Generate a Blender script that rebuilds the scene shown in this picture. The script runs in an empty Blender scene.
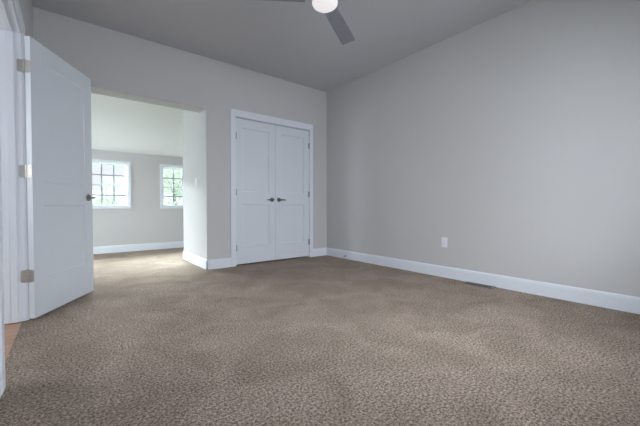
import bpy, bmesh, math, random
from mathutils import Vector, Matrix
R = math.radians
S = bpy.context.scene
COL = S.collection

# ------------------------------------------------------------------ camera
cam_d = bpy.data.cameras.new('camera'); cam = bpy.data.objects.new('camera', cam_d); COL.objects.link(cam)
cam.location = (0, 0, 0.8204)
cam.rotation_euler = (R(90 - 1.137), 0, R(-38.35))
cam_d.sensor_width = 36; cam_d.lens = 315.9 / 640 * 36; cam_d.clip_start = 0.03; cam_d.clip_end = 400
S.camera = cam

# ------------------------------------------------------------------ exposure
S.view_settings.view_transform = 'Standard'; S.view_settings.look = 'None'
S.view_settings.gamma = 1; S.view_settings.use_curve_mapping = False
S.view_settings.exposure = 0.1

# ------------------------------------------------------------------ overcast sky, paler towards the horizon
SKY_HORIZON = 0.97; SKY_ZENITH = 4.0
w = bpy.data.worlds.new('overcast_sky'); S.world = w; w.use_nodes = True
nt = w.node_tree; nt.nodes.clear()
out = nt.nodes.new('ShaderNodeOutputWorld'); bg = nt.nodes.new('ShaderNodeBackground')
tc = nt.nodes.new('ShaderNodeTexCoord'); sep = nt.nodes.new('ShaderNodeSeparateXYZ'); mr = nt.nodes.new('ShaderNodeMapRange')
nt.links.new(tc.outputs['Generated'], sep.inputs[0]); nt.links.new(sep.outputs['Z'], mr.inputs['Value'])
mr.inputs['From Min'].default_value = 0.12; mr.inputs['From Max'].default_value = 0.8
mr.inputs['To Min'].default_value = SKY_HORIZON; mr.inputs['To Max'].default_value = SKY_ZENITH
nt.links.new(mr.outputs[0], bg.inputs['Strength']); bg.inputs['Color'].default_value = (0.93, 0.93, 1.0, 1)
nt.links.new(bg.outputs[0], out.inputs[0])

def area(name, loc, rot, sx, sy, power, color):
    d = bpy.data.lights.new(name, 'AREA'); d.shape = 'RECTANGLE'; d.size = sx; d.size_y = sy
    d.energy = power; d.color = color
    o = bpy.data.objects.new(name, d); COL.objects.link(o); o.location = loc; o.rotation_euler = rot
    return o
# daylight entering by the window behind the camera and by an added, unseen side window of the far room
area('daylight_rear_window', (1.75, -1.35, 2.0), (R(68), 0, 0), 2.6, 1.7, 285, (0.875, 0.91, 1.0))
area('added_side_daylight', (-3.9, 5.0, 1.95), (R(72), 0, R(-76)), 2.2, 1.5, 650, (0.84, 0.95, 1.0))  # lamp added outside an unseen window to brighten the far room
area('daylight_far_windows', (1.1, 9.1, 2.75), (R(-70), 0, 0), 4.0, 1.5, 4000, (0.88, 0.96, 1.0))
area('daylight_hall_window', (-1.95, 2.65, 1.5), (R(84), 0, R(-90)), 1.5, 1.2, 34, (0.93, 0.95, 1.0))

# ------------------------------------------------------------------ materials
def mat(name, color, rough=0.5, metal=0.0, spec=0.5, noise=None, bump=None, emit=None, coat=0):
    m = bpy.data.materials.new(name); m.use_nodes = True; t = m.node_tree; b = t.nodes['Principled BSDF']
    b.inputs['Base Color'].default_value = (*color, 1); b.inputs['Roughness'].default_value = rough
    b.inputs['Metallic'].default_value = metal; b.inputs['Specular IOR Level'].default_value = spec
    g = t.nodes.new('ShaderNodeNewGeometry') if (noise or bump) else None
    if noise:
        n = t.nodes.new('ShaderNodeTexNoise'); n.inputs['Scale'].default_value = noise[0]; n.inputs['Detail'].default_value = 4
        t.links.new(g.outputs['Position'], n.inputs['Vector'])
        r = t.nodes.new('ShaderNodeValToRGB'); k = noise[1]
        r.color_ramp.elements[0].position = 0.3; r.color_ramp.elements[1].position = 0.7
        r.color_ramp.elements[0].color = (*[c * (1 - k) for c in color], 1); r.color_ramp.elements[1].color = (*[min(1, c * (1 + k)) for c in color], 1)
        t.links.new(n.outputs['Fac'], r.inputs[0]); t.links.new(r.outputs[0], b.inputs['Base Color'])
    if bump:
        n = t.nodes.new('ShaderNodeTexNoise'); n.inputs['Scale'].default_value = bump[0]; n.inputs['Detail'].default_value = 3
        t.links.new(g.outputs['Position'], n.inputs['Vector'])
        bp = t.nodes.new('ShaderNodeBump'); bp.inputs['Strength'].default_value = bump[1]; bp.inputs['Distance'].default_value = bump[2]
        t.links.new(n.outputs['Fac'], bp.inputs['Height']); t.links.new(bp.outputs[0], b.inputs['Normal'])
    if emit:
        b.inputs['Emission Color'].default_value = (*emit[0], 1); b.inputs['Emission Strength'].default_value = emit[1]
    return m

M_WALL = mat('greige_wall_paint', (0.555, 0.54, 0.545), 0.55, spec=0.35, noise=(1.2, 0.012), bump=(260, 0.12, 0.002))
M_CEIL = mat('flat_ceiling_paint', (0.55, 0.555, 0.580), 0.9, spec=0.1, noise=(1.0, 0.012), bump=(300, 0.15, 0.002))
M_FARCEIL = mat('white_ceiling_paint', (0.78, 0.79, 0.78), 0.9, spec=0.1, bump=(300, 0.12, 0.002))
M_TRIM = mat('white_trim_enamel', (0.74, 0.765, 0.83), 0.35, noise=(6, 0.01))
M_DOOR = mat('white_door_enamel', (0.68, 0.71, 0.765), 0.38, noise=(3, 0.01), bump=(90, 0.04, 0.001))
M_NICKEL = mat('satin_nickel', (0.50, 0.475, 0.45), 0.42, metal=0.7, noise=(40, 0.04))
M_DARKNICKEL = mat('aged_nickel', (0.20, 0.19, 0.19), 0.3, metal=0.9, noise=(60, 0.05))
M_PLASTIC = mat('white_plastic', (0.80, 0.80, 0.86), 0.3, noise=(20, 0.01))
M_HINGE = mat('grey_hinge_steel', (0.30, 0.30, 0.32), 0.4, metal=0.6, noise=(40, 0.04))
M_SLOT = mat('dark_slot', (0.03, 0.03, 0.03), 0.8, noise=(20, 0.1))
M_VENT = mat('brown_vent_enamel', (0.17, 0.15, 0.135), 0.5, metal=0.1, noise=(50, 0.08))
M_BLADE = mat('grey_fan_blade', (0.23, 0.245, 0.27), 0.5, noise=(14, 0.06))
M_FANMETAL = mat('brushed_fan_metal', (0.42, 0.42, 0.43), 0.35, metal=0.9, noise=(50, 0.05))
M_GLOW = mat('frosted_lamp_glass', (0.3, 0.3, 0.3), 0.4, noise=(8, 0.01), emit=((1.0, 0.95, 0.96), 0.66))
M_SHADOWGAP = mat('shadow_gap_dark', (0.18, 0.17, 0.16), 0.8, noise=(20, 0.1))  # dark colour standing in for shade in a gap; assigned to nothing
M_GRILLE = mat('backlit_window_grille', (0.26, 0.30, 0.34), 0.5, noise=(10, 0.01))  # bars coloured darker than the sash to stand in for backlit shade
M_WINVINYL = mat('white_window_vinyl', (0.66, 0.69, 0.69), 0.4, noise=(10, 0.01))
M_BARK = mat('tree_bark', (0.22, 0.19, 0.16), 0.9, noise=(4, 0.25), bump=(20, 0.5, 0.02))
M_LEAF = [mat('pale_green_leaves', (0.66, 0.75, 0.64), 0.6, noise=(0.9, 0.18)),
          mat('mid_green_leaves', (0.58, 0.69, 0.57), 0.6, noise=(0.9, 0.2)),
          mat('grey_green_leaves', (0.66, 0.75, 0.67), 0.6, noise=(0.9, 0.18))]
M_GRASS = mat('grass_ground', (0.42, 0.56, 0.34), 0.9, noise=(0.25, 0.15), bump=(3, 0.4, 0.05))
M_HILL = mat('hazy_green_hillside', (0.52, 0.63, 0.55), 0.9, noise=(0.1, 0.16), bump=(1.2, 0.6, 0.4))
M_SIDING = mat('pale_house_siding', (0.6, 0.6, 0.58), 0.7, noise=(2, 0.03))

def glass_mat():
    m = bpy.data.materials.new('window_glass'); m.use_nodes = True; t = m.node_tree; t.nodes.clear()
    o = t.nodes.new('ShaderNodeOutputMaterial'); mx = t.nodes.new('ShaderNodeMixShader'); tr = t.nodes.new('ShaderNodeBsdfTransparent')
    gl = t.nodes.new('ShaderNodeBsdfGlossy'); mx.inputs[0].default_value = 0.004
    gl.inputs['Roughness'].default_value = 0.03; tr.inputs['Color'].default_value = (0.96, 0.985, 0.975, 1)
    t.links.new(tr.outputs[0], mx.inputs[1]); t.links.new(gl.outputs[0], mx.inputs[2]); t.links.new(mx.outputs[0], o.inputs[0])
    return m
M_GLASS = glass_mat()

def carpet_mat():
    m = bpy.data.materials.new('beige_plush_carpet'); m.use_nodes = True; t = m.node_tree; b = t.nodes['Principled BSDF']
    b.inputs['Roughness'].default_value = 1.0; b.inputs['Specular IOR Level'].default_value = 0.05
    b.inputs['Sheen Weight'].default_value = 0.12; b.inputs['Sheen Tint'].default_value = (0.95, 0.8, 0.68, 1); b.inputs['Sheen Roughness'].default_value = 0.6
    g = t.nodes.new('ShaderNodeNewGeometry')
    warp = t.nodes.new('ShaderNodeTexNoise'); warp.inputs['Scale'].default_value = 40; warp.inputs['Detail'].default_value = 2
    t.links.new(g.outputs['Position'], warp.inputs['Vector'])
    wa = t.nodes.new('ShaderNodeVectorMath'); wa.operation = 'MULTIPLY_ADD'; wa.inputs[1].default_value = (0.02, 0.02, 0.02)
    t.links.new(warp.outputs['Color'], wa.inputs[0]); t.links.new(g.outputs['Position'], wa.inputs[2])
    vo = t.nodes.new('ShaderNodeTexVoronoi'); vo.inputs['Scale'].default_value = 95; t.links.new(wa.outputs[0], vo.inputs['Vector'])
    n1 = t.nodes.new('ShaderNodeTexNoise'); n1.inputs['Scale'].default_value = 90; n1.inputs['Detail'].default_value = 6; n1.inputs['Roughness'].default_value = 0.85
    t.links.new(g.outputs['Position'], n1.inputs['Vector'])
    n2 = t.nodes.new('ShaderNodeTexNoise'); n2.inputs['Scale'].default_value = 2.6; n2.inputs['Detail'].default_value = 5; n2.inputs['Distortion'].default_value = 1.2
    t.links.new(g.outputs['Position'], n2.inputs['Vector'])
    # yarn colour: mixed light and dark tufts
    r1 = t.nodes.new('ShaderNodeValToRGB'); e = r1.color_ramp.elements
    e[0].position = 0.41; e[0].color = (0.065, 0.047, 0.037, 1); e[1].position = 0.60; e[1].color = (0.69, 0.555, 0.465, 1)
    x = r1.color_ramp.elements.new(0.5); x.color = (0.325, 0.253, 0.208, 1)
    t.links.new(n1.outputs['Fac'], r1.inputs[0])
    r2 = t.nodes.new('ShaderNodeValToRGB'); e = r2.color_ramp.elements
    e[0].position = 0.35; e[0].color = (0.85, 0.842, 0.83, 1); e[1].position = 0.65; e[1].color = (1.14, 1.14, 1.15, 1)
    t.links.new(n2.outputs['Fac'], r2.inputs[0])
    mul = t.nodes.new('ShaderNodeMix'); mul.data_type = 'RGBA'; mul.blend_type = 'MULTIPLY'; mul.inputs[0].default_value = 1
    t.links.new(r1.outputs[0], mul.inputs[6]); t.links.new(r2.outputs[0], mul.inputs[7]); t.links.new(mul.outputs[2], b.inputs['Base Color'])
    # tuft relief
    ad = t.nodes.new('ShaderNodeMath'); ad.operation = 'MULTIPLY_ADD'; ad.inputs[1].default_value = -0.4
    t.links.new(vo.outputs['Distance'], ad.inputs[0]); t.links.new(n1.outputs['Fac'], ad.inputs[2])
    bp = t.nodes.new('ShaderNodeBump'); bp.inputs['Strength'].default_value = 0.9; bp.inputs['Distance'].default_value = 0.018
    t.links.new(ad.outputs[0], bp.inputs['Height']); t.links.new(bp.outputs[0], b.inputs['Normal'])
    return m
M_CARPET = carpet_mat()

def wood_mat():
    m = bpy.data.materials.new('orange_oak_boards'); m.use_nodes = True; t = m.node_tree; b = t.nodes['Principled BSDF']
    g = t.nodes.new('ShaderNodeNewGeometry'); br = t.nodes.new('ShaderNodeTexBrick'); sc = t.nodes.new('ShaderNodeVectorMath'); sc.operation = 'MULTIPLY'
    sc.inputs[1].default_value = (1, 1, 1); t.links.new(g.outputs['Position'], sc.inputs[0]); t.links.new(sc.outputs[0], br.inputs['Vector'])
    br.inputs['Scale'].default_value = 1; br.inputs['Brick Width'].default_value = 0.9; br.inputs['Row Height'].default_value = 0.08; br.inputs['Mortar Size'].default_value = 0.0015
    br.inputs['Color1'].default_value = (0.50, 0.29, 0.19, 1); br.inputs['Color2'].default_value = (0.42, 0.23, 0.14, 1); br.inputs['Mortar'].default_value = (0.15, 0.08, 0.05, 1)
    t.links.new(br.outputs['Color'], b.inputs['Base Color']); b.inputs['Roughness'].default_value = 0.35
    return m
M_WOOD = wood_mat()

# ------------------------------------------------------------------ mesh helpers
def new(): return bmesh.new()
def bx(bm, x0, x1, y0, y1, z0, z1, bev=0):
    r = bmesh.ops.create_cube(bm, size=1)['verts']
    for v in r:
        v.co = Vector(((x0 + x1) / 2 + v.co.x * (x1 - x0), (y0 + y1) / 2 + v.co.y * (y1 - y0), (z0 + z1) / 2 + v.co.z * (z1 - z0)))
    if bev:
        ed = list({e for v in r for e in v.link_edges})
        bmesh.ops.bevel(bm, geom=ed, offset=bev, segments=2, profile=0.5, affect='EDGES')
def lathe(bm, prof, seg=32, mtx=None):
    rings = []
    for (r, z) in prof:
        if r < 1e-6: rings.append([bm.verts.new((0, 0, z))])
        else: rings.append([bm.verts.new((r * math.cos(2 * math.pi * i / seg), r * math.sin(2 * math.pi * i / seg), z)) for i in range(seg)])
    for a, b in zip(rings, rings[1:]):
        for i in range(seg):
            j = (i + 1) % seg
            if len(a) == 1 and len(b) == 1: continue
            if len(a) == 1: bm.faces.new((a[0], b[j], b[i]))
            elif len(b) == 1: bm.faces.new((a[i], a[j], b[0]))
            else: bm.faces.new((a[i], a[j], b[j], b[i]))
    if len(rings[0]) > 1: bm.faces.new(list(reversed(rings[0])))
    if len(rings[-1]) > 1: bm.faces.new(rings[-1])
    if mtx: bmesh.ops.transform(bm, matrix=mtx, verts=[v for ring in rings for v in ring])
def tube(bm, pts, rads, seg=12):
    pts = [Vector(p) for p in pts]
    if not isinstance(rads, (list, tuple)): rads = [rads] * len(pts)
    rings = []
    for i, p in enumerate(pts):
        d = (pts[min(i + 1, len(pts) - 1)] - pts[max(i - 1, 0)]).normalized()
        u = d.cross(Vector((0, 0, 1)) if abs(d.z) < 0.9 else Vector((1, 0, 0))).normalized(); v = d.cross(u)
        rings.append([bm.verts.new(p + rads[i] * (u * math.cos(2 * math.pi * k / seg) + v * math.sin(2 * math.pi * k / seg))) for k in range(seg)])
    for a, b in zip(rings, rings[1:]):
        for k in range(seg): bm.faces.new((a[k], a[(k + 1) % seg], b[(k + 1) % seg], b[k]))
    bm.faces.new(rings[0]); bm.faces.new(list(reversed(rings[-1])))
def prism(bm, poly, mtx, length):
    """poly in local (y,z), extruded along local x by length"""
    a = [bm.verts.new(mtx @ Vector((0, y, z))) for y, z in poly]; b = [bm.verts.new(mtx @ Vector((length, y, z))) for y, z in poly]
    n = len(poly); bm.faces.new(a); bm.faces.new(list(reversed(b)))
    for i in range(n): bm.faces.new((a[i], b[i], b[(i + 1) % n], a[(i + 1) % n]))
def obj(name, bm, m, parent=None, loc=(0, 0, 0), rot=(0, 0, 0), smooth=False):
    bmesh.ops.recalc_face_normals(bm, faces=bm.faces)
    me = bpy.data.meshes.new(name); bm.to_mesh(me); bm.free()
    if smooth:
        for p in me.polygons: p.use_smooth = True
        try: me.set_sharp_from_angle(angle=R(35))
        except Exception: pass
    me.materials.append(m)
    o = bpy.data.objects.new(name, me); COL.objects.link(o); o.location = loc; o.rotation_euler = rot
    if parent: o.parent = parent
    return o
def tag(o, label=None, cat=None, group=None, kind=None):
    if label: o['label'] = label
    if cat: o['category'] = cat
    if group: o['group'] = group
    if kind: o['kind'] = kind
    return o
def empty(name, loc=(0, 0, 0), rotz=0):
    o = bpy.data.objects.new(name, None); o.empty_display_size = 0.1; COL.objects.link(o); o.location = loc; o.rotation_euler = (0, 0, rotz); return o
def struct(name, bm, m, label=None, cat=None, **k):
    o = obj(name, bm, m, **k); return tag(o, label, cat, kind='structure')

# ------------------------------------------------------------------ measures
W, D, HC, REAR, XL = 3.41, 4.128, 2.745, -0.35, -0.258
OX0, OX1, OH, WT = 0.05, 1.392, 2.09, 0.244           # wide opening in the back wall
YJ, YF, KZ = 5.21, 6.707, 1.81                         # end of passage wall, far wall, knee wall height
C0, C1, CI0, CI1, CT = 1.712, 3.108, 1.79, 3.04, 2.05  # closet casing outside / inside, head
HX, HY = -0.2398, 3.0806                               # entry door pin
DY0, DY1, DH, LT = 2.01, 3.084, 2.045, 0.115           # entry doorway
FX0 = -3.0

# ------------------------------------------------------------------ room shell
b = new()
bx(b, XL - 0.02, W + 0.1, REAR - 0.1, D, -0.15, 0)
bx(b, FX0, OX1, D, YF + 0.1, -0.15, 0); bx(b, OX1, W + 0.1, D, YF + 0.1, -0.15, 0)
bmesh.ops.remove_doubles(b, verts=b.verts, dist=1e-5)
struct('floor', b, M_CARPET, 'beige plush carpet running through both rooms', 'floor')
b = new(); bx(b, -1.7, XL - 0.02, REAR, D, -0.15, -0.006)
struct('floor_hall', b, M_WOOD, 'strip of orange wood floor beyond the entry doorway', 'floor')
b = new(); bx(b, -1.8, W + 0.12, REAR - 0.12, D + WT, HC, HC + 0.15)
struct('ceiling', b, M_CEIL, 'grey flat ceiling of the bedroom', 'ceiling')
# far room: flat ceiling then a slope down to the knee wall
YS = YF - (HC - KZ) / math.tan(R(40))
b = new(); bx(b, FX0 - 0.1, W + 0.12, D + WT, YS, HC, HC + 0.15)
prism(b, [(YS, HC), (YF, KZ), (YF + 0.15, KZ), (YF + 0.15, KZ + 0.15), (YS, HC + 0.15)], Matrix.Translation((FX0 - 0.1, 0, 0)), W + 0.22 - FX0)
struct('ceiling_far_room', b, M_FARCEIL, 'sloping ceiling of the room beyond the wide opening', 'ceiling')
b = new()                                              # back wall with wide opening and closet opening
bx(b, FX0 - 0.1, OX0, D, D + WT, 0, HC); bx(b, OX0, OX1, D, D + WT, OH, HC)
bx(b, OX1, CI0 - 0.02, D, D + WT, 0, HC); bx(b, CI0 - 0.02, CI1 + 0.02, D, D + WT, CT + 0.015, HC); bx(b, CI1 + 0.02, W, D, D + WT, 0, HC)
struct('wall_back', b, M_WALL, 'greige wall holding the wide opening and the closet doors', 'wall')
b = new(); bx(b, OX1, OX1 + 0.12, D + WT, YJ, 0, HC); bx(b, OX1 + 0.12, W, YJ - 0.12, YJ, 0, HC)
struct('wall_passage', b, M_WALL, 'short wall inside the wide opening carrying the light switch', 'wall')
b = new(); bx(b, W, W + 0.12, REAR - 0.12, YF + 0.15, 0, HC)
struct('wall_right', b, M_WALL, 'long plain greige wall on the right with one outlet', 'wall')
b = new()
bx(b, XL - LT, XL, REAR, DY0 - 0.006, 0, HC); bx(b, XL - LT, XL, DY0 - 0.006, DY1 + 0.006, DH + 0.006, HC); bx(b, XL - LT, XL, DY1 + 0.006, D, 0, HC)
struct('wall_left', b, M_WALL, 'greige wall on the left around the entry doorway', 'wall')
RW = (0.9, 2.6, 0.8, 2.1)
b = new(); y0, y1 = REAR - 0.12, REAR
bx(b, -1.8, RW[0], y0, y1, 0, HC); bx(b, RW[1], W, y0, y1, 0, HC); bx(b, RW[0], RW[1], y0, y1, 0, RW[2]); bx(b, RW[0], RW[1], y0, y1, RW[3], HC)
struct('wall_rear', b, M_WALL, 'greige wall behind the camera with a wide window', 'wall')
HW = (1.95, 3.35, 0.9, 2.0)
b = new(); bx(b, -1.8, -1.7, REAR, HW[0], 0, HC); bx(b, -1.8, -1.7, HW[1], D, 0, HC); bx(b, -1.8, -1.7, HW[0], HW[1], 0, HW[2]); bx(b, -1.8, -1.7, HW[0], HW[1], HW[3], HC)
struct('wall_hall', b, M_WALL, 'far side wall of the hall outside the entry door', 'wall')
# far wall with two window openings
WX = [(0.225, 0.845), (1.405, 2.025)]; WZ = (0.822, 1.606)
b = new(); xs = [FX0 - 0.1, WX[0][0], WX[0][1], WX[1][0], WX[1][1], W]
for i in range(5):
    if i in (1, 3): bx(b, xs[i], xs[i + 1], YF, YF + 0.15, 0, WZ[0]); bx(b, xs[i], xs[i + 1], YF, YF + 0.15, WZ[1], KZ)
    else: bx(b, xs[i], xs[i + 1], YF, YF + 0.15, 0, KZ)
struct('wall_far', b, M_WALL, 'low knee wall of the far room with two windows', 'wall')
SW = (4.75, 6.15, 0.85, 1.95)
b = new(); bx(b, FX0 - 0.1, FX0, D, SW[0], 0, HC); bx(b, FX0 - 0.1, FX0, SW[1], YF + 0.15, 0, HC)
bx(b, FX0 - 0.1, FX0, SW[0], SW[1], 0, SW[2]); bx(b, FX0 - 0.1, FX0, SW[0], SW[1], SW[3], HC)
struct('wall_far_left', b, M_WALL, 'side wall of the far room with an added window, out of view', 'wall')

# ------------------------------------------------------------------ baseboards (profile with an eased cap)
BH = 0.128
PROF = [(0, 0), (0.014, 0), (0.014, BH - 0.026), (0.0125, BH - 0.022), (0.0125, BH - 0.014), (0.008, BH - 0.004), (0.005, BH), (0, BH)]
def baseboard(name, p, q, label, m=M_TRIM):
    """runs p->q in plan; the board stands to the left of that direction"""
    p, q = Vector((*p, 0)), Vector((*q, 0)); L = (q - p).length
    rz = math.atan2(q.y - p.y, q.x - p.x); mt = Matrix.Translation(p) @ Matrix.Rotation(rz, 4, 'Z')
    bm = new(); prism(bm, PROF, mt, L); return struct(name, bm, m, label, 'baseboard')
baseboard('baseboard_right', (W, REAR), (W, D), 'white baseboard along the long right wall')
baseboard('baseboard_back', (C0, D), (OX1 - 0.014, D), 'short white baseboard between the opening and the closet casing')
baseboard('baseboard_corner', (W - 0.014, D), (C1, D), 'short white baseboard between the closet casing and the right corner')
baseboard('baseboard_back_left', (OX0, D), (XL, D), 'white baseboard hidden behind the open entry door')
baseboard('baseboard_passage', (OX1, D - 0.014), (OX1, YJ), 'white baseboard on the short wall below the light switch')
baseboard('baseboard_far', (W, YF), (FX0, YF), 'white baseboard under the far room windows')
baseboard('baseboard_left', (XL, D), (XL, DY1 + 0.085), 'white baseboard on the left wall behind the entry door')
baseboard('baseboard_left_near', (XL, DY0 - 0.085), (XL, REAR), 'white baseboard on the left wall next to the camera')
baseboard('baseboard_hall', (XL - LT, D), (-1.7, D), 'white baseboard at the end of the hall')
baseboard('baseboard_rear', (XL, REAR), (W, REAR), 'white baseboard on the wall behind the camera')

# ------------------------------------------------------------------ closet casing
b = new(); t = 0.018
bx(b, C0, CI0 - 0.004, D - t, D, 0, CT + 0.004, 0.003); bx(b, CI1 + 0.004, C1, D - t, D, 0, CT + 0.004, 0.003); bx(b, C0, C1, D - t, D, CT + 0.004, CT + 0.098, 0.003)
bx(b, CI0 - 0.02, CI0, D, D + 0.11, 0, CT + 0.014); bx(b, CI1, CI1 + 0.02, D, D + 0.11, 0, CT + 0.014); bx(b, CI0, CI1, D, D + 0.11, CT, CT + 0.014)
bx(b, CI0, CI1, D + 0.04, D + 0.052, CT - 0.012, CT)
struct('trim_1', b, M_TRIM, 'white casing around the double closet doors', 'door casing')
# entry door casing, jamb and stop
b = new(); x = XL
bx(b, x, x + t, DY1 + 0.006, DY1 + 0.085, 0, DH + 0.006, 0.003); bx(b, x, x + t, DY0 - 0.085, DY0 - 0.006, 0, DH + 0.006, 0.003)
bx(b, x, x + t, DY0 - 0.085, DY1 + 0.085, DH + 0.006, DH + 0.085, 0.003)
bx(b, x - LT - 0.002, x + 0.001, DY1, DY1 + 0.006, 0, DH + 0.006); bx(b, x - LT - 0.002, x + 0.001, DY0 - 0.006, DY0, 0, DH + 0.006); bx(b, x - LT - 0.002, x + 0.001, DY0, DY1, DH, DH + 0.006)
for (a0, a1) in ((-0.040, -0.076),):                   # stop
    bx(b, x + a1, x + a0, DY1 - 0.011, DY1, 0, DH, 0.002); bx(b, x + a1, x + a0, DY0, DY0 + 0.011, 0, DH, 0.002); bx(b, x + a1, x + a0, DY0 + 0.011, DY1 - 0.011, DH - 0.011, DH, 0.002)
bx(b, x - LT - t, x - LT - 0.002, DY1 + 0.006, DY1 + 0.085, 0, DH + 0.085, 0.003); bx(b, x - LT - t, x - LT - 0.002, DY0 - 0.085, DY0 - 0.006, 0, DH + 0.085, 0.003)
struct('trim_2', b, M_TRIM, 'white casing and jamb of the entry doorway at the left edge', 'door casing')

# ------------------------------------------------------------------ panelled doors
def slab(w, h, t, s=0.115, z=(0.288, 0.835, 1.01, 1.90), z0=0.012, dep=0.010, sl=0.007, flip=1):
    """two-panel door leaf: x 0..w (times flip), y -t..0, recesses on both faces"""
    bm = new(); X = [0, s, w - s, w]; Z = [z0, z[0], z[1], z[2], z[3], h]
    for side, y, dy in ((0, -t, 1), (1, 0, -1)):
        for i in range(3):
            for k in range(5):
                x0, x1, a, c = X[i], X[i + 1], Z[k], Z[k + 1]
                if i == 1 and k in (1, 3):
                    o_ = [(x0, a), (x1, a), (x1, c), (x0, c)]; m_ = [(x0 + 0.002, a + 0.002), (x1 - 0.002, a + 0.002), (x1 - 0.002, c - 0.002), (x0 + 0.002, c - 0.002)]
                    n_ = [(x0 + sl, a + sl), (x1 - sl, a + sl), (x1 - sl, c - sl), (x0 + sl, c - sl)]
                    A = [bm.verts.new((p * flip, y, q)) for p, q in o_]; B = [bm.verts.new((p * flip, y + dy * dep * 0.6, q)) for p, q in m_]
                    C = [bm.verts.new((p * flip, y + dy * dep, q)) for p, q in n_]
                    for P, Q in ((A, B), (B, C)):
                        for j in range(4): bm.faces.new((P[j], P[(j + 1) % 4], Q[(j + 1) % 4], Q[j]))
                    bm.faces.new(C)
                else: bm.faces.new([bm.verts.new((p * flip, y, q)) for p, q in ((x0, a), (x1, a), (x1, c), (x0, c))])
    for xx in (0, w):
        for k in range(5): bm.faces.new([bm.verts.new((xx * flip, yy, zz)) for yy, zz in ((-t, Z[k]), (0, Z[k]), (0, Z[k + 1]), (-t, Z[k + 1]))])
    for zz in (z0, h):
        for i in range(3): bm.faces.new([bm.verts.new((xx * flip, yy, zz)) for xx, yy in ((X[i], -t), (X[i + 1], -t), (X[i + 1], 0), (X[i], 0))])
    bmesh.ops.remove_doubles(bm, verts=bm.verts, dist=1e-5)
    return bm
def lever(parent, x, yface, ydir, xdir, z, m, length=0.105):
    """rose, neck and lever on the face at yface, sticking out along ydir"""
    bm = new(); mt = Matrix.Translation((x, yface, z)) @ Matrix.Rotation(R(90) if ydir < 0 else R(-90), 4, 'X')
    lathe(bm, [(0.0, -0.0005), (0.031, -0.0005), (0.032, 0.004), (0.029, 0.009), (0.015, 0.011), (0.0, 0.011)], 28, mt)
    h = obj('door_handle', bm, m, parent, smooth=True)
    bm = new(); y = yface
    tube(bm, [(x, y + ydir * 0.008, z), (x, y + ydir * 0.045, z)], [0.0105, 0.009], 14)
    pts = [(x - xdir * 0.010, y + ydir * 0.052, z), (x, y + ydir * 0.053, z), (x + xdir * 0.03, y + ydir * 0.053, z), (x + xdir * 0.07, y + ydir * 0.051, z - 0.001), (x + xdir * length, y + ydir * 0.046, z - 0.003)]
    tube(bm, pts, [0.008, 0.0105, 0.009, 0.0082, 0.0065], 12)
    obj('lever', bm, m, h, smooth=True)
    return h

DL, DT = 0.775, 0.035
ang = R(90 - 29.27)
d1 = obj('door_1', slab(DL, 2.035, DT), M_DOOR, loc=(HX, HY, 0), rot=(0, 0, ang))
tag(d1, 'white two-panel entry door standing open at the left', 'door', kind='structure')
lever(d1, DL - 0.07, -DT, -1, -1, 0.905, M_DARKNICKEL)
lever(d1, DL - 0.07, 0.0, 1, -1, 0.905, M_DARKNICKEL)
bm = new(); bx(bm, DL - 0.0005, DL + 0.0012, -DT / 2 - 0.0125, -DT / 2 + 0.0125, 0.877, 0.933); obj('latch_plate', bm, M_NICKEL, d1)
inv = Matrix.Rotation(-ang, 4, 'Z')
for zc in (0.322, 1.073, 1.82):
    bm = new(); h2 = 0.0445
    def leaf(mtx, wdt):
        c = 0.012; poly = []
        for (cy, cz, a0) in ((wdt - c, h2 - c, 0), ):
            pass
        pts = [(0, -h2), (wdt - c, -h2)] + [(wdt - c + c * math.sin(R(a)), -h2 + c - c * math.cos(R(a))) for a in (22, 45, 68, 90)] + [(wdt - c + c * math.cos(R(a)), h2 - c + c * math.sin(R(a))) for a in (0, 22, 45, 68, 90)] + [(0, h2)]
        fr = [bm.verts.new(mtx @ Vector((0, y, z))) for y, z in pts]; bk = [bm.verts.new(mtx @ Vector((0.0022, y, z))) for y, z in pts]
        n = len(pts); bm.faces.new(fr); bm.faces.new(list(reversed(bk)))
        for i in range(n): bm.faces.new((fr[i], bk[i], bk[(i + 1) % n], fr[(i + 1) % n]))
        for (sy, sz) in ((wdt * 0.62, -0.03), (wdt * 0.38, 0.0), (wdt * 0.62, 0.03)):
            lathe(bm, [(0, 0.0025), (0.0038, 0.0025), (0.0038, 0.0), (0, 0.0)], 10, mtx @ Matrix.Translation((-0.0012, sy, sz)) @ Matrix.Rotation(R(-90), 4, 'Y') @ Matrix.Scale(-1, 4, (0, 0, 1)))
    leaf(Matrix.Translation((-0.0024, -0.001, zc)) @ Matrix.Scale(-1, 4, (0, 1, 0)), 0.033)
    # jamb leaf: its plane faces -Y in the world, it runs from the pin towards -X
    wm = inv @ Matrix.Translation((-0.002, DY1 - 0.0027 - HY, zc)) @ Matrix.Rotation(R(90), 4, 'Z')
    leaf(wm, 0.040)
    for a, c_ in ((-0.0445, -0.0152), (-0.0145, 0.0145), (0.0152, 0.0445)):
        tube(bm, [(-0.004, 0.004, zc + a), (-0.004, 0.004, zc + c_)], 0.0058, 12)
    lathe(bm, [(0, 0.0445), (0.0068, 0.0445), (0.0068, 0.047), (0.003, 0.050), (0, 0.0505)], 12, Matrix.Translation((-0.004, 0.004, zc)))
    hg = obj('hinge', bm, M_NICKEL, d1)

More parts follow.
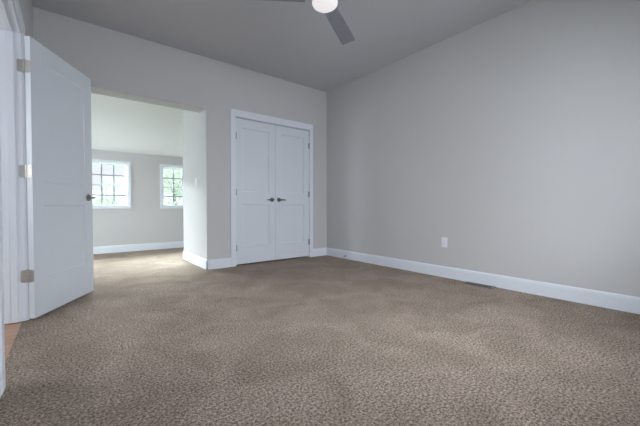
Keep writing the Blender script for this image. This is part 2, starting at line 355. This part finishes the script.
CW = (CI1 - CI0) / 2 - 0.0045
CZ = (0.268, 0.851, 1.03, 1.915)
for n_, x0, fl, lab in ((2, CI0 + 0.003, 1, 'left leaf of the white double closet doors'), (3, CI1 - 0.003, -1, 'right leaf of the white double closet doors')):
    dd = obj(f'door_{n_}', slab(CW, 2.038, DT, s=0.105, z=CZ, z0=0.022, flip=fl), M_DOOR, loc=(x0, D + 0.036, 0))
    tag(dd, lab, 'door', kind='structure')
    lever(dd, fl * (CW - 0.058), -DT, -1, -fl, 0.925, M_DARKNICKEL, 0.10)
    for zc in (0.25, 1.02, 1.80):
        bm = new()
        for a, c_ in ((-0.0445, -0.0152), (-0.0145, 0.0145), (0.0152, 0.0445)):
            tube(bm, [(-fl * 0.004, -DT - 0.0065, zc + a), (-fl * 0.004, -DT - 0.0065, zc + c_)], 0.0062, 12)
        bx(bm, min(-fl * 0.010, fl * 0.014), max(-fl * 0.010, fl * 0.014), -DT - 0.0015, -DT + 0.0005, zc - 0.0445, zc + 0.0445)
        obj('hinge', bm, M_HINGE, dd)

# ------------------------------------------------------------------ windows
def window(name, x0, x1, z0, z1, loc, rotz, label, cols=3, cas=0.037, depth=0.15):
    """local: x across, y outwards, z up; opening x0..x1, z0..z1"""
    r = empty(name, loc, rotz); tag(r, label, 'window', kind='structure')
    bm = new(); c = cas; t = 0.016
    bx(bm, x0 - c, x0, -t, 0, z0 - c, z1 + c, 0.002); bx(bm, x1, x1 + c, -t, 0, z0 - c, z1 + c, 0.002)
    bx(bm, x0, x1, -t, 0, z1, z1 + c, 0.002); bx(bm, x0, x1, -t, 0, z0 - c, z0, 0.002)
    obj('window_casing', bm, M_TRIM, r)
    bm = new(); f = 0.016
    bx(bm, x0, x0 + f, 0, depth, z0, z1); bx(bm, x1 - f, x1, 0, depth, z0, z1); bx(bm, x0 + f, x1 - f, 0, depth, z1 - f, z1); bx(bm, x0 + f, x1 - f, 0, depth, z0, z0 + f)
    obj('window_frame', bm, M_WINVINYL, r)
    zm = (z0 + z1) / 2 - 0.012; a, e = x0 + f, x1 - f
    for (s0, s1, yy) in ((zm - 0.020, z1 - f, 0.088), (z0 + f, zm + 0.012, 0.058)):
        bm = new(); st = 0.020
        bx(bm, a, a + st, yy, yy + 0.026, s0, s1); bx(bm, e - st, e, yy, yy + 0.026, s0, s1)
        bx(bm, a + st, e - st, yy, yy + 0.026, s1 - 0.020, s1); bx(bm, a + st, e - st, yy, yy + 0.026, s0, s0 + 0.020)
        sh = obj('sash', bm, M_WINVINYL, r)
        bm = new(); g0, g1, h0, h1 = a + st, e - st, s0 + 0.020, s1 - 0.020
        for k in range(1, cols):
            xx = g0 + (g1 - g0) * k / cols; bx(bm, xx - 0.011, xx + 0.011, yy + 0.006, yy + 0.018, h0, h1)
        zz = (h0 + h1) / 2
        for k in range(cols):
            xa = g0 + (g1 - g0) * k / cols + (0.007 if k else 0); xb = g0 + (g1 - g0) * (k + 1) / cols - (0.007 if k < cols - 1 else 0)
            bx(bm, xa, xb, yy + 0.006, yy + 0.018, zz - 0.011, zz + 0.011)
        obj('grille', bm, M_GRILLE, sh)
        bm = new(); bx(bm, g0, g1, yy + 0.0205, yy + 0.0235, h0, h1); obj('pane', bm, M_GLASS, sh)
    return r
window('window_1', WX[0][0], WX[0][1], WZ[0], WZ[1], (0, YF, 0), 0, 'far room window partly hidden by the open entry door')
window('window_2', WX[1][0], WX[1][1], WZ[0], WZ[1], (0, YF, 0), 0, 'far room window cut off by the short passage wall')
window('window_3', -RW[1], -RW[0], RW[2], RW[3], (0, REAR, 0), math.pi, 'wide window behind the camera', cols=4, depth=0.12)
window('window_4', SW[0], SW[1], SW[2], SW[3], (FX0, 0, 0), math.pi / 2, 'unseen side window added to brighten the far room', cols=4, depth=0.10)  # added opening for the far room's side lamp

window('window_5', HW[0], HW[1], HW[2], HW[3], (-1.7, 0, 0), math.pi / 2, 'hall window facing the entry doorway, out of view', cols=4, depth=0.10)

# ------------------------------------------------------------------ ceiling fan
FC = (1.555, 1.905)
fan = empty('ceiling_fan', (*FC, HC))
tag(fan, 'grey-bladed ceiling fan with a glowing round white lamp, hung from the ceiling', 'ceiling fan')
bm = new(); lathe(bm, [(0, 0), (0.072, 0), (0.074, -0.015), (0.062, -0.05), (0.03, -0.068), (0, -0.068)], 36); obj('canopy', bm, M_FANMETAL, fan, smooth=True)
bm = new(); tube(bm, [(0, 0, -0.06), (0, 0, -0.18)], 0.013, 16); obj('downrod', bm, M_FANMETAL, fan, smooth=True)
bm = new(); lathe(bm, [(0, -0.165), (0.035, -0.168), (0.085, -0.195), (0.108, -0.225), (0.112, -0.29), (0.100, -0.335), (0.085, -0.352), (0, -0.352)], 40); obj('motor_housing', bm, M_FANMETAL, fan, smooth=True)
bm = new(); lathe(bm, [(0, -0.350), (0.096, -0.350), (0.099, -0.357), (0.098, -0.366), (0.092, -0.377), (0.079, -0.387), (0.052, -0.396), (0.025, -0.399), (0, -0.400)], 40)
obj('lamp_shade', bm, M_GLOW, fan, smooth=True)
BL = 0.675
for k in range(3):
    # heading measured from the view direction of the photograph's first visible blade
    th = R(90 - 38.35 - 21 + (0, 116, 238)[k])
    rb = Matrix.Rotation(th, 4, 'Z'); tilt = Matrix.Rotation(R(-11), 4, 'X')
    bm = new(); pts = []
    outl = [(0.15, -0.055), (0.30, -0.060), (BL - 0.012, -0.068), (BL, -0.058), (BL, 0.058), (BL - 0.012, 0.068), (0.30, 0.060), (0.15, 0.055)]
    top = [bm.verts.new((x, y, 0.003)) for x, y in outl]; bot = [bm.verts.new((x, y, -0.003)) for x, y in outl]
    bm.faces.new(top); bm.faces.new(list(reversed(bot)))
    for i in range(len(outl)): bm.faces.new((top[i], bot[i], bot[(i + 1) % 8], top[(i + 1) % 8]))
    bmesh.ops.transform(bm, matrix=Matrix.Translation((0, 0, -0.335)) @ rb @ tilt, verts=bm.verts)
    bl = obj('blade', bm, M_BLADE, fan)
    bm = new(); bx(bm, 0.08, 0.20, -0.022, 0.022, 0.003, 0.010, 0.002); bx(bm, 0.16, 0.215, -0.038, 0.038, 0.003, 0.008, 0.002)
    bmesh.ops.transform(bm, matrix=Matrix.Translation((0, 0, -0.335)) @ rb @ tilt, verts=bm.verts)
    obj('blade_bracket', bm, M_FANMETAL, bl)

# ------------------------------------------------------------------ wall outlet (right wall), local x out of wall
o = empty('wall_outlet', (W, 1.975, 0.407)); tag(o, 'white duplex outlet low on the plain right wall', 'outlet')
bm = new(); bx(bm, -0.006, 0, -0.035, 0.035, -0.057, 0.057, 0.0025); obj('cover_plate', bm, M_PLASTIC, o)
for zc in (-0.020, 0.020):
    bm = new(); lathe(bm, [(0, 0), (0.0172, 0), (0.0165, 0.0025), (0, 0.0025)], 24, Matrix.Translation((-0.0055, 0, zc)) @ Matrix.Rotation(R(-90), 4, 'Y'))
    s_ = obj('socket', bm, M_PLASTIC, o)
    bm = new()
    for yy in (-0.0065, 0.0065): bx(bm, -0.0086, -0.0078, yy - 0.0012, yy + 0.0012, zc - 0.001, zc + 0.008)
    bx(bm, -0.0086, -0.0078, -0.0022, 0.0022, zc - 0.010, zc - 0.006); obj('slots', bm, M_SLOT, s_)
bm = new(); lathe(bm, [(0, 0), (0.0035, 0), (0.003, 0.0012), (0, 0.0014)], 12, Matrix.Translation((-0.006, 0, 0)) @ Matrix.Rotation(R(-90), 4, 'Y')); obj('screw', bm, M_NICKEL, o)
# light switch on the passage wall
o = empty('light_switch', (OX1, 4.555, 1.166)); tag(o, 'white light switch on the short wall inside the wide opening', 'light switch')
bm = new(); bx(bm, -0.006, 0, -0.035, 0.035, -0.057, 0.057, 0.0025); obj('cover_plate', bm, M_PLASTIC, o)
bm = new(); bx(bm, -0.010, -0.005, -0.0165, 0.0165, -0.033, 0.033, 0.0015)
bmesh.ops.rotate(bm, verts=bm.verts, cent=(-0.006, 0, 0), matrix=Matrix.Rotation(R(3), 3, 'Y')); obj('rocker', bm, M_PLASTIC, o)
# floor register
o = empty('floor_vent', (3.328, 1.54, 0.0)); tag(o, 'dark slotted floor vent in the carpet beside the right baseboard', 'floor vent')
bm = new(); L, Wd = 0.30, 0.10
bx(bm, -Wd / 2, -Wd / 2 + 0.010, -L / 2, L / 2, 0.001, 0.006, 0.001); bx(bm, Wd / 2 - 0.018, Wd / 2, -L / 2, L / 2, 0.001, 0.010, 0.002)
bx(bm, -Wd / 2 + 0.010, Wd / 2 - 0.018, -L / 2, -L / 2 + 0.018, 0.001, 0.010, 0.002); bx(bm, -Wd / 2 + 0.010, Wd / 2 - 0.018, L / 2 - 0.018, L / 2, 0.001, 0.010, 0.002)
obj('vent_frame', bm, M_VENT, o)
bm = new()
for x in (-0.004, 0.010, 0.024): bx(bm, x - 0.002, x + 0.002, -L / 2 + 0.018, L / 2 - 0.018, 0.002, 0.007)
for k in range(1, 6):
    y = -L / 2 + L * k / 6; bx(bm, -Wd / 2 + 0.018, Wd / 2 - 0.018, y - 0.0015, y + 0.0015, 0.0018, 0.004)
obj('grille', bm, M_VENT, o)
bm = new(); bx(bm, -Wd / 2 + 0.009, Wd / 2 - 0.016, -L / 2 + 0.016, L / 2 - 0.016, 0.0005, 0.0016); obj('duct_shade_plate', bm, M_SLOT, o)  # flat dark plate; its colour stands in for shade down the duct
# door stop on the right baseboard
o = empty('door_stop', (W - 0.014, 3.64, 0.045)); tag(o, 'small dark spring door stop on the right baseboard near the corner', 'door stop')
mt = Matrix.Rotation(R(-90), 4, 'Y')
bm = new(); lathe(bm, [(0, 0), (0.012, 0), (0.011, 0.004), (0.006, 0.009), (0, 0.009)], 20, mt); obj('mount', bm, M_DARKNICKEL, o, smooth=True)
bm = new(); tube(bm, [(-0.008 - 0.05 * i / 120, 0.0055 * math.cos(i * 0.8), 0.0055 * math.sin(i * 0.8)) for i in range(121)], 0.0011, 6); obj('spring', bm, M_DARKNICKEL, o)
bm = new(); lathe(bm, [(0, 0.056), (0.008, 0.056), (0.009, 0.062), (0.008, 0.070), (0, 0.071)], 20, mt); obj('rubber_tip', bm, M_PLASTIC, o, smooth=True)

# ------------------------------------------------------------------ outdoors, seen through the far windows
GZ = -3.0
b = new(); bx(b, -70, 90, YF + 0.6, 130, GZ - 0.3, GZ); struct('ground', b, M_GRASS, 'pale green grass outside', 'ground')
random.seed(4)
b = new(); nx, ny = 60, 14; vs = []
for j in range(ny):
    row = []
    for i in range(nx):
        x = -70 + 160 * i / (nx - 1); y = 55 + 60 * j / (ny - 1)
        hgt = 8.0 * (1 - math.cos(math.pi * j / (ny - 1))) / 2 * (1 + 0.12 * math.sin(x * 0.11) + 0.06 * math.sin(x * 0.37 + 1))
        row.append(b.verts.new((x, y, GZ + hgt + (random.uniform(-.15, .15) if j else -0.1))))
    vs.append(row)
for j in range(ny - 1):
    for i in range(nx - 1): b.faces.new((vs[j][i], vs[j][i + 1], vs[j + 1][i + 1], vs[j + 1][i]))
base = [b.verts.new((v.co.x, v.co.y, GZ - 0.3)) for v in vs[-1]]
for i in range(nx - 1): b.faces.new((vs[-1][i], vs[-1][i + 1], base[i + 1], base[i]))
struct('hills', b, M_HILL, 'hazy pale green hillside on the horizon', 'hill', smooth=True)

def tree_mesh(seed, h, r, n):
    rnd = random.Random(seed)
    tr = new(); pts = [(0, 0, 0)]
    for k in range(1, 6): pts.append((rnd.uniform(-.1, .1) * k * .5, rnd.uniform(-.1, .1) * k * .5, h * 0.85 * k / 5))
    tube(tr, pts, [0.17, 0.14, 0.12, 0.09, 0.06, 0.03], 8)
    blobs = []
    for k in range(11):
        a = rnd.uniform(0, 6.28); zz = h * rnd.uniform(0.35, 0.9); rr = r * (1.15 - abs(zz / h - 0.55) * 1.3) * rnd.uniform(0.25, 0.75)
        c = Vector((rr * math.cos(a), rr * math.sin(a), zz)); blobs.append((c, r * rnd.uniform(0.35, 0.6)))
        p0 = Vector((0, 0, zz * 0.7)); tube(tr, [p0, (p0 + c) / 2 + Vector((0, 0, 0.1)), c], [0.06, 0.04, 0.015], 6)
    blobs.append((Vector((0, 0, h * 0.9)), r * 0.4))
    cr = new()
    for k in range(n):
        c, rad = rnd.choice(blobs)
        v = Vector((rnd.gauss(0, 1), rnd.gauss(0, 1), rnd.gauss(0, 1))).normalized() * rad * rnd.uniform(0.45, 1.05) ** 0.6
        p = c + v; s = rnd.uniform(0.06, 0.13)
        m_ = Matrix.Rotation(rnd.uniform(0, 6.28), 3, 'Z') @ Matrix.Rotation(rnd.uniform(-1.2, 1.2), 3, 'X')
        q = [cr.verts.new(p + m_ @ Vector(u)) for u in ((-s, 0, 0), (0, -s * .5, s * .15), (s, 0, 0), (0, s * .5, s * .15))]
        cr.faces.new(q)
    return tr, cr
protos = []
for i, (h, r, n) in enumerate(((7.4, 2.5, 5200), (5.9, 2.2, 4600), (8.6, 2.1, 5200))):
    tr, cr = tree_mesh(10 + i, h, r, n)
    root = empty('tree', (0, 0, GZ))
    t_ = obj('trunk', tr, M_BARK, root); c_ = obj('foliage', cr, M_LEAF[i], root)
    protos.append([root, t_, c_, False])
TREES = [(-2.8, 34, 0, 0.80, 'rounded tree behind the open entry door'),
         (3.0, 34, 1, 0.95, 'low bushy tree seen in the middle panes of the half-hidden window'),
         (0.3, 42, 1, 1.1, 'low bushy tree at the left of the half-hidden window, behind the door edge'),
         (8.3, 34, 2, 0.98, 'tall pale tree filling the window beside the passage wall'),
         (5.7, 43, 0, 0.85, 'rounded tree at the right edge of the half-hidden window'),
         (12.4, 42, 0, 1.1, 'rounded tree hidden by the passage wall')]
for (x, y, k, s, lab) in TREES:
    P = protos[k]
    if not P[3]: root = P[0]; P[3] = True
    else:
        root = P[0].copy(); COL.objects.link(root)
        for ch in P[1:3]:
            c = ch.copy(); COL.objects.link(c); c.parent = root
    root.location = (x, y, GZ); root.scale = (s, s, s); root.rotation_euler = (0, 0, x * 1.7)
    tag(root, lab, 'tree', 'trees outside the far windows')
